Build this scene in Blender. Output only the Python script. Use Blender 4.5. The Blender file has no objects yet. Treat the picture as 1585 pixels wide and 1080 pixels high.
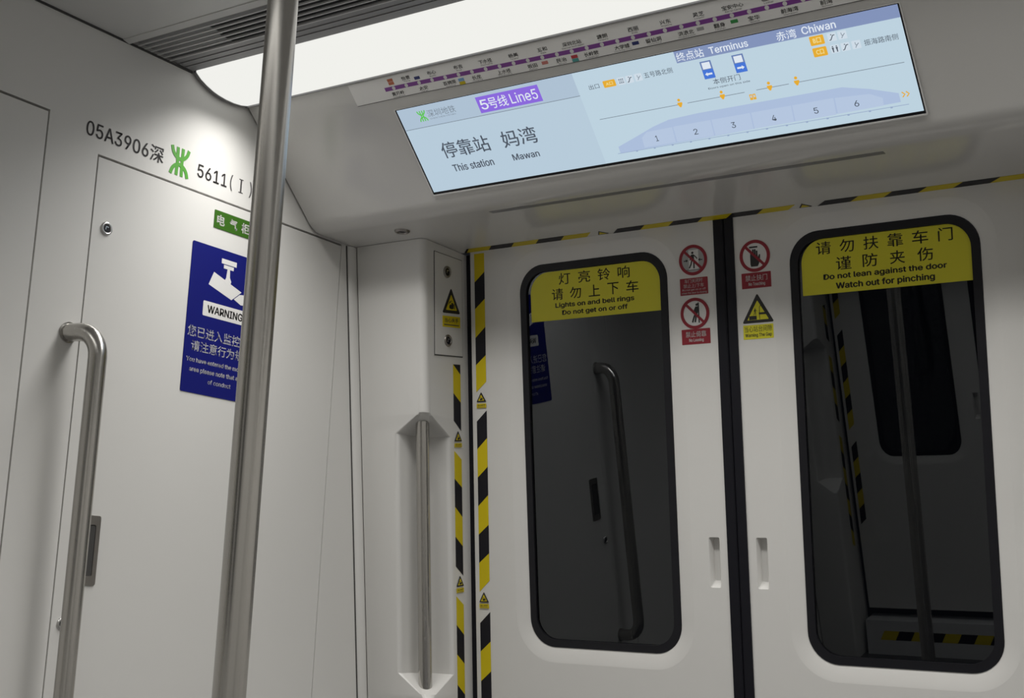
import bpy, math, random
from mathutils import Vector, Matrix
from mathutils.geometry import tessellate_polygon

C = bpy.context.scene.collection
SC = bpy.context.scene
R = math.radians

# ------------------------------------------------------------------ camera, world, exposure
ALPHA = R(7.62)                     # lean of the car's side walls
TA, SA, CA = math.tan(ALPHA), math.sin(ALPHA), math.cos(ALPHA)

cam_d = bpy.data.cameras.new('camera')
cam_d.sensor_width = 36.0
cam_d.lens = 36.0 * 2034.6 / 1585.0
cam_d.clip_start = 0.02
cam = bpy.data.objects.new('camera', cam_d)
C.objects.link(cam)
SC.camera = cam
_rot = (Matrix.Rotation(R(33.656), 3, 'Z') @ Matrix.Rotation(R(10.752), 3, 'X') @ Matrix.Rotation(R(-2.3386), 3, 'Y'))
_x, _f, _u = _rot @ Vector((1, 0, 0)), _rot @ Vector((0, 1, 0)), _rot @ Vector((0, 0, 1))
cam.matrix_world = Matrix(((_x.x, _u.x, -_f.x, 2.104), (_x.y, _u.y, -_f.y, -2.7107), (_x.z, _u.z, -_f.z, 1.08), (0, 0, 0, 1)))

world = bpy.data.worlds.new('tunnel')
SC.world = world
world.use_nodes = True
world.node_tree.nodes['Background'].inputs[0].default_value = (0.01, 0.011, 0.014, 1)
world.node_tree.nodes['Background'].inputs[1].default_value = 1.0
LAMP_STRENGTH, FAR_LAMP_STRENGTH = 7.2, 5.5   # watts per metre of LED strip: over the doors / behind the camera
LED_START = 0.068                              # first LED from the end wall
LED_SPREAD = 130                              # beam angle of the strips
SC.view_settings.view_transform = 'Standard'
SC.view_settings.look = 'None'
SC.view_settings.exposure = 0.0
SC.view_settings.gamma = 1.0
SC.view_settings.use_curve_mapping = False
SC.cycles.max_bounces = 16
SC.cycles.diffuse_bounces = 10
SC.cycles.glossy_bounces = 6
SC.cycles.use_denoising = True

# ------------------------------------------------------------------ materials
def lin(c):
    c /= 255.0
    return c / 12.92 if c <= 0.04045 else ((c + 0.055) / 1.055) ** 2.4

def srgb(r, g, b):
    return (lin(r), lin(g), lin(b))

def mat(name, col, rough=0.45, metal=0.0, spec=0.5, noise=0.0, scale=(6, 6, 6), bump=0.0, tint=0.0):
    m = bpy.data.materials.new(name)
    m.use_nodes = True
    nt = m.node_tree
    b = nt.nodes['Principled BSDF']
    b.inputs['Base Color'].default_value = (*col, 1)
    b.inputs['Roughness'].default_value = rough
    b.inputs['Metallic'].default_value = metal
    b.inputs['Specular IOR Level'].default_value = spec
    if noise or bump or tint:
        tc = nt.nodes.new('ShaderNodeTexCoord')
        mp = nt.nodes.new('ShaderNodeMapping')
        mp.inputs['Scale'].default_value = scale
        nz = nt.nodes.new('ShaderNodeTexNoise')
        nz.inputs['Scale'].default_value = 1.0
        nz.inputs['Detail'].default_value = 4.0
        nt.links.new(tc.outputs['Object'], mp.inputs['Vector'])
        nt.links.new(mp.outputs['Vector'], nz.inputs['Vector'])
        if noise:
            mr = nt.nodes.new('ShaderNodeMapRange')
            mr.inputs['To Min'].default_value = max(0.0, rough - noise)
            mr.inputs['To Max'].default_value = min(1.0, rough + noise)
            nt.links.new(nz.outputs['Fac'], mr.inputs['Value'])
            nt.links.new(mr.outputs['Result'], b.inputs['Roughness'])
        if tint:
            mx = nt.nodes.new('ShaderNodeMix')
            mx.data_type = 'RGBA'
            mx.inputs[6].default_value = (*[c * (1 - tint) for c in col], 1)
            mx.inputs[7].default_value = (*[min(1, c * (1 + tint)) for c in col], 1)
            nt.links.new(nz.outputs['Fac'], mx.inputs[0])
            nt.links.new(mx.outputs[2], b.inputs['Base Color'])
        if bump:
            bp = nt.nodes.new('ShaderNodeBump')
            bp.inputs['Strength'].default_value = bump
            bp.inputs['Distance'].default_value = 0.001
            nt.links.new(nz.outputs['Fac'], bp.inputs['Height'])
            nt.links.new(bp.outputs['Normal'], b.inputs['Normal'])
    return m

def emit(name, col, strength=1.0):
    m = bpy.data.materials.new(name)
    m.use_nodes = True
    nt = m.node_tree
    nt.nodes.clear()
    e = nt.nodes.new('ShaderNodeEmission')
    e.inputs[0].default_value = (*col, 1)
    e.inputs[1].default_value = strength
    o = nt.nodes.new('ShaderNodeOutputMaterial')
    nt.links.new(e.outputs[0], o.inputs[0])
    return m

def dark_glass():
    m = bpy.data.materials.new('dark_glass')
    m.use_nodes = True
    b = m.node_tree.nodes['Principled BSDF']
    b.inputs['Base Color'].default_value = (0.05, 0.055, 0.065, 1)
    b.inputs['Roughness'].default_value = 0.0
    b.inputs['IOR'].default_value = 1.66
    b.inputs['Specular Tint'].default_value = (0.92, 0.96, 1.0, 1)
    b.inputs['Transmission Weight'].default_value = 1.0
    return m

WHITE = (0.66, 0.65, 0.628)
M = dict(
    wall=mat('wall_paint', WHITE, 0.42, noise=0.05, scale=(3, 3, 3), tint=0.015),
    panel=mat('panel_paint', (0.66, 0.65, 0.628), 0.36, noise=0.05, scale=(3, 3, 3), tint=0.012),
    door=mat('door_paint', (0.66, 0.65, 0.628), 0.36, noise=0.05, scale=(4, 4, 4), tint=0.012),
    header=mat('header_paint', (0.61, 0.60, 0.578), 0.14, noise=0.03, scale=(4, 4, 4), tint=0.012),
    ceil=mat('ceiling_paint', (0.62, 0.62, 0.61), 0.45, noise=0.04, scale=(3, 3, 3), tint=0.012),
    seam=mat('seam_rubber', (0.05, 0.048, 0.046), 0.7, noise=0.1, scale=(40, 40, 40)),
    rubber=mat('black_rubber', (0.006, 0.006, 0.010), 0.5, spec=0.25, noise=0.08, scale=(30, 30, 30)),
    frame=mat('window_gasket', (0.008, 0.008, 0.011), 0.4, spec=0.3, noise=0.06, scale=(30, 30, 30)),
    steel=mat('brushed_steel', (0.48, 0.465, 0.44), 0.25, 1.0, noise=0.08, scale=(170, 170, 0.4), bump=0.06, tint=0.06),
    steel2=mat('dull_steel', (0.33, 0.31, 0.29), 0.38, 1.0, noise=0.06, scale=(60, 60, 60)),
    chrome=mat('chrome', (0.62, 0.61, 0.60), 0.28, 1.0, noise=0.03, scale=(90, 90, 90)),
    alu=mat('grille_aluminium', (0.62, 0.62, 0.62), 0.5, 0.2, noise=0.05, scale=(5, 90, 90)),
    grey=mat('grille_grey', (0.27, 0.27, 0.275), 0.5, 0.3, noise=0.05, scale=(5, 60, 60)),
    dgrey=mat('duct_grey', (0.10, 0.10, 0.105), 0.7, noise=0.05, scale=(20, 20, 20)),
    duct=mat('duct_lining', (0.26, 0.26, 0.265), 0.6, noise=0.05, scale=(20, 20, 20)),
    black=mat('duct_shade', (0.008, 0.008, 0.010), 0.8, noise=0.05, scale=(20, 20, 20)),
    floor=mat('floor_rubber', (0.075, 0.075, 0.08), 0.55, noise=0.1, scale=(80, 80, 80), tint=0.15),
    yellow=mat('yellow_vinyl', (0.62, 0.49, 0.008), 0.45, spec=0.3, noise=0.05, scale=(30, 30, 30)),
    sign_y=mat('yellow_sign_vinyl', (0.66, 0.61, 0.022), 0.45, noise=0.05, scale=(30, 30, 30)),
    tape_k=mat('black_vinyl', (0.009, 0.0085, 0.013), 0.5, spec=0.3, noise=0.05, scale=(30, 30, 30)),
    ink=mat('black_ink', (0.014, 0.013, 0.014), 0.5, noise=0.05, scale=(60, 60, 60)),
    grey_ink=mat('dark_grey_ink', (0.065, 0.06, 0.062), 0.5, noise=0.05, scale=(60, 60, 60)),
    red=mat('red_vinyl', (0.27, 0.022, 0.034), 0.45, spec=0.3, noise=0.05, scale=(40, 40, 40)),
    whitev=mat('white_vinyl', (0.70, 0.69, 0.675), 0.45, noise=0.05, scale=(40, 40, 40)),
    greyv=mat('grey_vinyl', (0.36, 0.36, 0.36), 0.45, noise=0.05, scale=(40, 40, 40)),
    blue=mat('blue_vinyl', (0.0065, 0.0095, 0.145), 0.40, spec=0.25, noise=0.05, scale=(40, 40, 40)),
    green=mat('green_vinyl', (0.034, 0.115, 0.008), 0.45, spec=0.3, noise=0.05, scale=(40, 40, 40)),
    emblem=mat('emblem_green', (0.075, 0.31, 0.028), 0.45, noise=0.05, scale=(40, 40, 40)),
    mapstrip=mat('route_strip', (0.86, 0.85, 0.83), 0.25, noise=0.04, scale=(20, 20, 20)),
    purple=mat('route_purple', (0.22, 0.05, 0.30), 0.35, noise=0.04, scale=(40, 40, 40)),
    t_orange=mat('tag_orange', (0.50, 0.13, 0.05), 0.4, noise=0.04, scale=(40, 40, 40)),
    t_navy=mat('tag_navy', (0.02, 0.03, 0.16), 0.4, noise=0.04, scale=(40, 40, 40)),
    t_sky=mat('tag_sky', (0.22, 0.42, 0.70), 0.4, noise=0.04, scale=(40, 40, 40)),
    t_pink=mat('tag_pink', (0.60, 0.20, 0.17), 0.4, noise=0.04, scale=(40, 40, 40)),
    t_red=mat('tag_red', (0.50, 0.04, 0.05), 0.4, noise=0.04, scale=(40, 40, 40)),
    t_teal=mat('tag_teal', (0.08, 0.36, 0.34), 0.4, noise=0.04, scale=(40, 40, 40)),
    t_green=mat('tag_green', (0.04, 0.30, 0.07), 0.4, noise=0.04, scale=(40, 40, 40)),
    glass=dark_glass(),
    lamp=emit('lamp_diffuser', srgb(241, 241, 236)),
    lcd_l=emit('lcd_pale', srgb(183, 203, 218)),
    lcd_h=emit('lcd_header', srgb(174, 193, 211)),
    lcd_r=emit('lcd_light', srgb(189, 210, 223)),
    lcd_bar=emit('lcd_bar', srgb(131, 147, 186)),
    lcd_purple=emit('lcd_purple', srgb(139, 106, 220)),
    lcd_white=emit('lcd_white', srgb(222, 230, 240)),
    lcd_ink=emit('lcd_ink', srgb(78, 86, 98)),
    lcd_grey=emit('lcd_grey', srgb(122, 134, 146)),
    lcd_icon=emit('lcd_icon', srgb(206, 219, 230)),
    lcd_blue=emit('lcd_blue', srgb(72, 118, 214)),
    lcd_edge=emit('lcd_edge', srgb(106, 128, 178)),
    lcd_orange=emit('lcd_orange', srgb(228, 172, 54)),
    lcd_yellow=emit('lcd_yellow', srgb(240, 222, 150)),
    lcd_green=emit('lcd_green', srgb(96, 196, 86)),
    lcd_train=emit('lcd_train', srgb(172, 190, 219)),
    lcd_car=emit('lcd_car', srgb(181, 198, 223)),
    lcd_line=emit('lcd_line', srgb(150, 168, 198)),
)

# ------------------------------------------------------------------ geometry helpers
def frame(o, u, v):
    u, v = Vector(u).normalized(), Vector(v)
    v = (v - u * u.dot(v)).normalized()
    n = u.cross(v)
    return Matrix(((u.x, v.x, n.x, o[0]), (u.y, v.y, n.y, o[1]), (u.z, v.z, n.z, o[2]), (0, 0, 0, 1)))

F_W = Matrix.Identity(4)
F_END = frame((0, 0, 0), (0, 1, 0), (0, 0, 1))                  # end wall: u = world y, v = world z
F_DOOR = frame((0, 0, 1), (1, 0, 0), (0, -SA, CA))              # leaning door plane: u = world x
FY0, FZ0, FY1, FZ1 = -0.683, 2.155, -0.446, 1.930
F_FAS = frame((0, FY0, FZ0), (1, 0, 0), (0, FY0 - FY1, FZ0 - FZ1))  # sloping overhead panel, v = -distance below its top edge
Z_UND, Z_CEIL = 1.925, 2.18
F_UND = frame((0, 0, Z_UND), (1, 0, 0), (0, -1, 0))             # underside of the overhead panel: v = -world y
F_CEIL = frame((0, 0, Z_CEIL), (1, 0, 0), (0, -1, 0))
TAPER = 0.0187
def corner_x(z): return 0.221 - TAPER * (1.93 - z)
_v = Vector((TAPER, -SA, CA)).normalized()
F_SIDE = frame((corner_x(1.0), 0, 1), (0, CA, SA), _v)          # side of the corner pillar

def area2(l):
    return sum(l[i][0] * l[(i + 1) % len(l)][1] - l[(i + 1) % len(l)][0] * l[i][1] for i in range(len(l)))

class MB:
    def __init__(s): s.v, s.f, s.c = [], [], (0, 0, 0)
    def slab(s, loops, n0, n1):
        """Extruded flat shape: first loop is the outline, the others are holes."""
        if not isinstance(loops[0][0], (tuple, list, Vector)): loops = [loops]
        L = []
        for i, l in enumerate(loops):
            l = [(p[0], p[1]) for p in l]
            if (area2(l) > 0) != (i == 0): l.reverse()
            L.append(l)
        tris = tessellate_polygon([[Vector((p[0], p[1], 0)) for p in l] for l in L])
        flat = [p for l in L for p in l]
        b, k = len(s.v), len(flat)
        s.v += [(p[0], p[1], n1) for p in flat] + [(p[0], p[1], n0) for p in flat]
        for t in tris:
            a = area2([flat[i] for i in t])
            if abs(a) < 1e-14: continue
            t = list(t) if a > 0 else list(reversed(t))
            s.f.append([b + i for i in t])
            s.f.append([b + k + i for i in reversed(t)])
        o = 0
        for l in L:
            m = len(l)
            for i in range(m):
                p, q = b + o + i, b + o + (i + 1) % m
                s.f.append([p, p + k, q + k, q])
            o += m
        return s
    def rect(s, u0, u1, v0, v1, n0, n1): return s.slab([(u0, v0), (u1, v0), (u1, v1), (u0, v1)], n0, n1)
    def box(s, x0, x1, y0, y1, z0, z1): return s.rect(x0, x1, y0, y1, z0, z1)
    def rings(s, rings, closed=True, cap=False):
        b, m = len(s.v), len(rings[0])
        for r in rings: s.v += [tuple(p) for p in r]
        for i in range(len(rings) - 1):
            for j in range(m if closed else m - 1):
                p, q = b + i * m + j, b + i * m + (j + 1) % m
                s.f.append([p, q, q + m, p + m])
        if cap:
            s.f.append([b + j for j in reversed(range(m))])
            s.f.append([b + (len(rings) - 1) * m + j for j in range(m)])
        return s
    def tube(s, path, r, seg=20, cap=True):
        path = [Vector(p) for p in path]
        rs = r if isinstance(r, (list, tuple)) else [r] * len(path)
        t0 = (path[1] - path[0]).normalized()
        ref = Vector((0, 0, 1)) if abs(t0.z) < 0.9 else Vector((1, 0, 0))
        a = t0.cross(ref).normalized()
        out = []
        for i, p in enumerate(path):
            t = (path[min(i + 1, len(path) - 1)] - path[max(i - 1, 0)]).normalized()
            a = (a - t * a.dot(t)).normalized()
            bb = t.cross(a)
            out.append([p + (a * math.cos(2 * math.pi * k / seg) + bb * math.sin(2 * math.pi * k / seg)) * rs[i] for k in range(seg)])
        return s.rings(out, True, cap)
    def lathe(s, cx, cy, prof, seg=36):
        return s.rings([[(cx + r * math.cos(2 * math.pi * k / seg), cy + r * math.sin(2 * math.pi * k / seg), n) for k in range(seg)] for r, n in prof])
    def text(s, body, u0, u1, v0, v1, n, bold=0.0, res=3):
        vs, fs = glyphs(body, res)
        k = bold * (v1 - v0) * 2.2                                 # heavier lettering: struck again a little aside
        for du, dv_ in ((0, 0),) if k == 0 else ((-k, 0), (k, 0), (0, -k * 0.7), (0, k * 0.7)):
            b = len(s.v)
            s.v += [(u0 + p[0] * (u1 - u0) + du, v0 + p[1] * (v1 - v0) + dv_, n) for p in vs]
            s.f += [[b + i for i in f] for f in fs]
        return s
    def build(s, name, m, parent=None, matrix=None, centre=(0, 0, 0), smooth=None):
        me = bpy.data.meshes.new(name)
        me.from_pydata([(p[0] - centre[0], p[1] - centre[1], p[2] - centre[2]) for p in s.v], [], s.f)
        me.materials.append(m)
        if smooth:
            me.polygons.foreach_set('use_smooth', [True] * len(me.polygons))
            me.set_sharp_from_angle(angle=R(smooth))
        me.update()
        o = bpy.data.objects.new(name, me)
        C.objects.link(o)
        if parent: o.parent = parent
        if matrix is not None: o.matrix_world = matrix @ Matrix.Translation(centre)
        return o

FONT = None
try:
    FONT = bpy.data.fonts.load(bpy.utils.system_resource('DATAFILES') + '/fonts/Inter.woff2')   # a typeface that ships with Blender
except Exception:
    FONT = None
_gc = {}
def glyphs(body, res):
    k = (body, res)
    if k not in _gc:
        cu = bpy.data.curves.new('lettering_curve', 'FONT')
        cu.body, cu.resolution_u = body, res
        if FONT and all(ord(ch) < 0x2000 for ch in body): cu.font = FONT
        o = bpy.data.objects.new('lettering_curve', cu)
        C.objects.link(o)
        dg = bpy.context.evaluated_depsgraph_get()
        me = bpy.data.meshes.new_from_object(o.evaluated_get(dg))
        vs = [v.co.copy() for v in me.vertices]
        fs = [list(p.vertices) for p in me.polygons]
        bpy.data.objects.remove(o)
        bpy.data.curves.remove(cu)
        bpy.data.meshes.remove(me)
        x0, x1 = min(p.x for p in vs), max(p.x for p in vs)
        y0, y1 = min(p.y for p in vs), max(p.y for p in vs)
        _gc[k] = ([((p.x - x0) / (x1 - x0), (p.y - y0) / max(1e-6, y1 - y0)) for p in vs], fs)
    return _gc[k]

def rr(x0, x1, y0, y1, r, seg=8):
    r = r if isinstance(r, (list, tuple)) else [r] * 4             # corner radii: bl, br, tr, tl
    out = []
    for cx, cy, a, q in ((x0 + r[0], y0 + r[0], 180, r[0]), (x1 - r[1], y0 + r[1], 270, r[1]), (x1 - r[2], y1 - r[2], 0, r[2]), (x0 + r[3], y1 - r[3], 90, r[3])):
        for i in range(seg + 1):
            t = R(a + 90 * i / seg)
            out.append((cx + q * math.cos(t), cy + q * math.sin(t)))
    return out

def circ(cx, cy, r, seg=40, ry=None):
    return [(cx + r * math.cos(2 * math.pi * i / seg), cy + (ry or r) * math.sin(2 * math.pi * i / seg)) for i in range(seg)]

def ribbon(pts, w):
    """A flat stroke of width w along the points, as one outline."""
    pts = [Vector((p[0], p[1])) for p in pts]
    ws = w if isinstance(w, (list, tuple)) else [w] * len(pts)
    a, b = [], []
    for i, p in enumerate(pts):
        t = (pts[min(i + 1, len(pts) - 1)] - pts[max(i - 1, 0)]).normalized()
        n = Vector((-t.y, t.x)) * ws[i] / 2
        a.append(tuple(p + n)); b.append(tuple(p - n))
    return a + b[::-1]

def smooth_line(pts, sub=6):
    P = [Vector(p) for p in pts]
    out = []
    for i in range(len(P) - 1):
        p0, p1, p2, p3 = P[max(i - 1, 0)], P[i], P[i + 1], P[min(i + 2, len(P) - 1)]
        for k in range(sub):
            t = k / sub
            out.append(0.5 * ((2 * p1) + (p2 - p0) * t + (2 * p0 - 5 * p1 + 4 * p2 - p3) * t * t + (3 * p1 - p0 - 3 * p2 + p3) * t ** 3))
    out.append(P[-1])
    return out

def tag(o, label, cat, group=None):
    o['label'], o['category'] = label, cat
    if group: o['group'] = group
    return o

def structure(o):
    o['kind'] = 'structure'
    return o

class Thing:
    """One thing on a surface: an Empty or a mesh at (u, v) of a frame, with parts as children."""
    def __init__(s, name, label, cat, fr, u, v, n=0.0, group=None, base=None, bmat=None, smooth=None):
        s.c = (u, v, n)
        if base is None:
            s.o = bpy.data.objects.new(name, None)
            s.o.empty_display_size = 0.05
            C.objects.link(s.o)
            s.o.matrix_world = fr @ Matrix.Translation(s.c)
        else:
            s.o = base.build(name, bmat, None, fr, s.c, smooth)
        if label: tag(s.o, label, cat, group)
    def part(s, name, mb, m, smooth=None, label=None):
        o = mb.build(name, m, s.o, None, s.c, smooth)
        if label: o['label'] = label
        return o

def sub(parent_part, thing, name, mb, m, smooth=None):
    return mb.build(name, m, parent_part, None, thing.c, smooth)

def kids(o): return [c for c in bpy.data.objects if c.parent == o]

def copy_tree(o, matrix=None, parent=None):
    c = o.copy()
    C.objects.link(c)
    if parent: c.parent = parent
    for ch in kids(o): copy_tree(ch, None, c)
    if matrix is not None: c.matrix_world = matrix @ o.matrix_basis
    return c

# ------------------------------------------------------------------ room shell
X_END, Y_OPP = 5.0, -2.9
Z_FLOOR = 0.10
def yd(z): return (1 - z) * TA                                    # world y of the door plane at height z

structure(MB().box(-0.1, X_END, Y_OPP - 0.3, 0.3, Z_FLOOR - 0.05, Z_FLOOR).build('floor', M['floor']))
LIP = -1.045                                                      # ceiling edge beside the grille
structure(MB().box(0.004, X_END, Y_OPP - LIP, LIP, Z_CEIL, Z_CEIL + 0.04).build('ceiling', M['ceil']))

d0, d1, dt = -1.203, -1.93, 1.970
cy0, cy1, ct = -1.075, -0.3315, 1.918
wl = MB().slab([[(Y_OPP - 0.3, Z_FLOOR), (0.25, Z_FLOOR), (0.25, 2.30), (Y_OPP - 0.3, 2.30)],
                [(cy0 - 0.0025, Z_FLOOR + 0.06), (cy1 + 0.003, Z_FLOOR + 0.06), (cy1 + 0.003, ct + 0.0055), (cy0 - 0.0025, ct + 0.0055)],
                [(d1 - 0.004, Z_FLOOR + 0.06), (d0 + 0.0045, Z_FLOOR + 0.06), (d0 + 0.0045, dt + 0.0055), (d1 - 0.004, dt + 0.0055)]], -0.05, 0.0).build('wall_left', M['wall'], None, F_END)
structure(wl)
MB().rect(-1.9, -0.855, 2.1765, 2.1805, 0, 0.0035).build('ceiling_joint', M['seam'], wl)
MB().rect(Y_OPP - 0.2, 0.2, Z_FLOOR, 2.2, -0.08, -0.052).build('wall_core', M['seam'], wl)
door_a = MB().rect(d1, d0, Z_FLOOR + 0.065, dt, -0.03, 0.001).build('door_1', M['panel'], None, F_END)
structure(door_a)
MB().rect(d1 - 0.004, d0 + 0.0045, Z_FLOOR + 0.06, dt + 0.0055, -0.045, -0.03).build('door_seam', M['seam'], door_a)

structure(MB().box(X_END, X_END + 0.05, Y_OPP - 0.3, 0.3, Z_FLOOR, 2.3).build('wall_back', M['wall']))
# ------------------------------------------------------------------ corner pillar with its recess
def pillar_section(z, h):
    """Plan outline of the pillar at height z; h = 0 closed corner, 1 full grab-bar recess."""
    xc, yf, yb = corner_x(z), yd(z) - 0.164, yd(z) + 0.03
    pts = [(0.010, yb), (0.010, yf + 0.008), (0.013, yf + 0.002), (0.018, yf)]
    r = 0.016
    ring = [(xc - r + r * math.sin(R(90 * i / 16)), yf + r - r * math.cos(R(90 * i / 16))) for i in range(17)]
    ring = [(xc - 0.0215 + 0.0008 * k, yf) for k in range(5)] + ring + [(xc, yf + 0.0183 + 0.0008 * k) for k in range(5)]
    ax, by, q, e = xc - 0.085, yf + 0.095, 0.042, 0.011
    notch = [(ax - e + e * math.sin(R(22.5 * k)), yf + e - e * math.cos(R(22.5 * k))) for k in range(5)]
    notch += [(ax + 0.002 + (0 if i == 0 else q * (1 - math.cos(R(90 * i / 16)))), by - q - 0.002 + q * math.sin(R(90 * i / 16)) + 0) for i in range(17)]
    notch += [(xc - e + e * math.sin(R(22.5 * k)), by + e - e * math.cos(R(22.5 * k))) for k in range(5)]
    pts += [(a[0] * (1 - h) + b[0] * h, a[1] * (1 - h) + b[1] * h) for a, b in zip(ring, notch)]
    pts += [(xc, yb)]
    return [(x, y, z) for x, y in pts]

levels = [(Z_FLOOR, 0), (0.5, 0), (0.842, 0), (0.85, 0.08), (0.895, 1), (1.1, 1), (1.3, 1), (1.462, 1), (1.504, 0.08), (1.510, 0), (1.7, 0), (Z_UND - 0.001, 0)]
pil = MB().rings([pillar_section(z, h) for z, h in levels], True, True)
pillar = structure(pil.build('wall_right', M['panel'], None, None, (0, 0, 0), 28))
# rounded joint strip between the end wall and the pillar
js = MB()
def jy(z): return yd(z) - 0.164
js.rings([[(0.0, jy(z) - 0.022, z), (0.004, jy(z) - 0.021, z), (0.0085, jy(z) - 0.012, z), (0.0095, jy(z) + 0.004, z), (0, jy(z) + 0.004, z)] for z in (Z_FLOOR, Z_UND - 0.001)], True, True)
joint = structure(js.build('trim_1', M['wall'], None, None, (0, 0, 0), 60))
sm = MB()
sm.rings([[(0.0, jy(z) - 0.0255, z), (0.0012, jy(z) - 0.0255, z), (0.0012, jy(z) - 0.021, z), (0.0, jy(z) - 0.021, z)] for z in (Z_FLOOR, Z_UND - 0.001)], True, True)
sm.build('joint_seam', M['seam'], joint)
# black seal where the pillar meets the sliding door
sl = MB().slab([(corner_x(1 + v * CA) + a, v) for a, v in ((-0.012, -0.9), (0.016, -0.9), (0.016, 0.93), (-0.012, 0.93))], -0.045, -0.016)
structure(sl.build('trim_2', M['rubber'], None, F_DOOR))

# ------------------------------------------------------------------ sliding door leaves
SEAM_X = 0.9285
VT, VB = 0.945, -0.715
WIN = {0: (0.384, 0.781), 1: (1.076, 1.473)}
PULL = {0: (0.860, 0.886), 1: (0.971, 0.997)}
WV0, WV1 = -0.028, 0.882
def leaf_edge(v): return 0.2435 + 0.0168 * (v - 0.86) / 0.98
def make_leaf(i, name):
    wx0, wx1 = WIN[i]
    px0, px1 = PULL[i]
    b = 0.036
    rim = [rr(wx0 - b, wx1 + b, WV0 - b, WV1 + b, 0.066 + b, 10), rr(wx0 - b * 0.8, wx1 + b * 0.8, WV0 - b * 0.8, WV1 + b * 0.8, 0.066 + b * 0.8, 10),
           rr(wx0 - b * 0.2, wx1 + b * 0.2, WV0 - b * 0.2, WV1 + b * 0.2, 0.066 + b * 0.2, 10), rr(wx0 - 0.001, wx1 + 0.001, WV0 - 0.001, WV1 + 0.001, 0.066, 10)]
    if i == 0: outer = [(leaf_edge(VB), VB), (SEAM_X - 0.0235, VB), (SEAM_X - 0.0235, VT), (leaf_edge(VT), VT)]
    else: outer = [(SEAM_X + 0.0235, VB), (2 * SEAM_X - leaf_edge(VB), VB), (2 * SEAM_X - leaf_edge(VT), VT), (SEAM_X + 0.0235, VT)]
    pv0, pv1 = 0.123, 0.233
    hole = rr(px0, px1, pv0, pv1, 0.004, 4)
    leaf = MB().slab([outer, rim[0], hole], -0.03, 0.0).build(name, M['door'], None, F_DOOR)
    structure(leaf)
    MB().rings([[(p[0], p[1], n) for p in l] for l, n in zip(rim, (0.0, -0.0008, -0.0062, -0.008))]).build('window_rim', M['door'], leaf, smooth=50)
    MB().slab([rr(wx0, wx1, WV0, WV1, 0.066, 10), rr(wx0 + 0.017, wx1 - 0.017, WV0 + 0.017, WV1 - 0.017, 0.052, 10)], -0.026, -0.006).build('window_gasket', M['frame'], leaf)
    MB().slab(rr(wx0 + 0.006, wx1 - 0.006, WV0 + 0.006, WV1 - 0.006, 0.06, 10), -0.018, -0.012).build('window_pane', M['glass'], leaf)
    # recessed finger pull
    q = [rr(px0, px1, pv0, pv1, 0.004, 4), rr(px0 + 0.0015, px1 - 0.0015, pv0 + 0.001, pv1 - 0.001, 0.004, 4), rr(px0 + 0.004, px1 - 0.004, pv0 + 0.014, pv1 - 0.004, 0.004, 4)]
    MB().rings([[(p[0], p[1], n) for p in l] for l, n in zip(q, (0, -0.002, -0.018))]).slab(q[2], -0.022, -0.018).build('finger_pull', M['door'], leaf, smooth=35)
    # rubber edge seal of this leaf
    s0, s1 = (SEAM_X - 0.0235, SEAM_X - 0.0006) if i == 0 else (SEAM_X + 0.0006, SEAM_X + 0.0235)
    prof = [(s0, -0.03), (s1, -0.03), (s1, 0.0005), (s1 - 0.003 if i == 0 else s1, 0.003), (s0 if i == 0 else s0 + 0.003, 0.003), (s0, 0.0005)]
    MB().rings([[(p[0], v, p[1]) for p in prof] for v in (VT, VB)], True, True).build('rubber_seal', M['rubber'], leaf)
    # rounded outer edge turning back towards the pillar
    def eb(k): return ((0, 0), (0.0012, 0.0006), (0.0024, 0.0024), (0.0115, 0.0290))[k]
    def ex(v, k): return leaf_edge(v) - eb(k)[0] if i == 0 else 2 * SEAM_X - leaf_edge(v) + eb(k)[0]
    MB().rings([[(ex(v, k), v, -eb(k)[1]) for v in (VB, VT)] for k in range(4)], False).build('leaf_edge', M['door'], leaf, smooth=60)
    return leaf
leaf_a = make_leaf(0, 'door_2')
leaf_b = make_leaf(1, 'door_3')

# right-hand pillar and side wall beyond the doors (mirror of the corner pillar)
MIR_X = Matrix.Translation((2 * SEAM_X, 0, 0)) @ Matrix.Scale(-1, 4, (1, 0, 0))
pr = pillar.copy(); C.objects.link(pr); pr.matrix_world = MIR_X; pr.name = 'wall_right'
rw = MB().slab([(1.845, -0.91), (X_END, -0.91), (X_END, 0.93), (1.845, 0.93)], -0.03, 0.1625).build('wall_right', M['panel'], None, F_DOOR)
structure(rw)
# sill along the doorway
sill = MB().box(0.21, 1.65, yd(0.25) - 0.06, yd(0.25) + 0.06, Z_FLOOR, Z_FLOOR + 0.15).build('trim_3', M['alu'])
structure(sill)

# ------------------------------------------------------------------ overhead panel, light strip, grille, ceiling lip
def header_profile():
    p = [(-0.690, 2.162), (-0.683, 2.155)]
    fd = Vector((FY1 - FY0, FZ1 - FZ0)).normalized()
    cr = Vector((FY1, FZ1)) + Vector((0.003, 0))
    a = cr - fd * 0.034
    b = Vector((cr.x + 0.034, Z_UND))
    for k in range(13):
        t = k / 12
        q = a * (1 - t) ** 2 + Vector((cr.x, Z_UND)) * 2 * t * (1 - t) + b * t * t
        p.append((q.x, q.y))
    p += [(-0.126, Z_UND), (-0.1245, Z_UND + 0.0015), (-0.1245, 2.02), (0.05, 2.02), (0.05, 2.28), (-0.690, 2.28)]
    return p
hp = header_profile()
hd = MB().rings([[(x, p[0], p[1]) for p in hp] for x in (0.006, X_END)], True, True)
header = hd.build('overhead_panel', M['header'], None, Matrix.Identity(4), (0.006, -0.4, 1.95), 30)
tag(header, 'glossy white sloping overhead panel above the sliding doors, carrying the lit screen', 'overhead panel')
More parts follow.
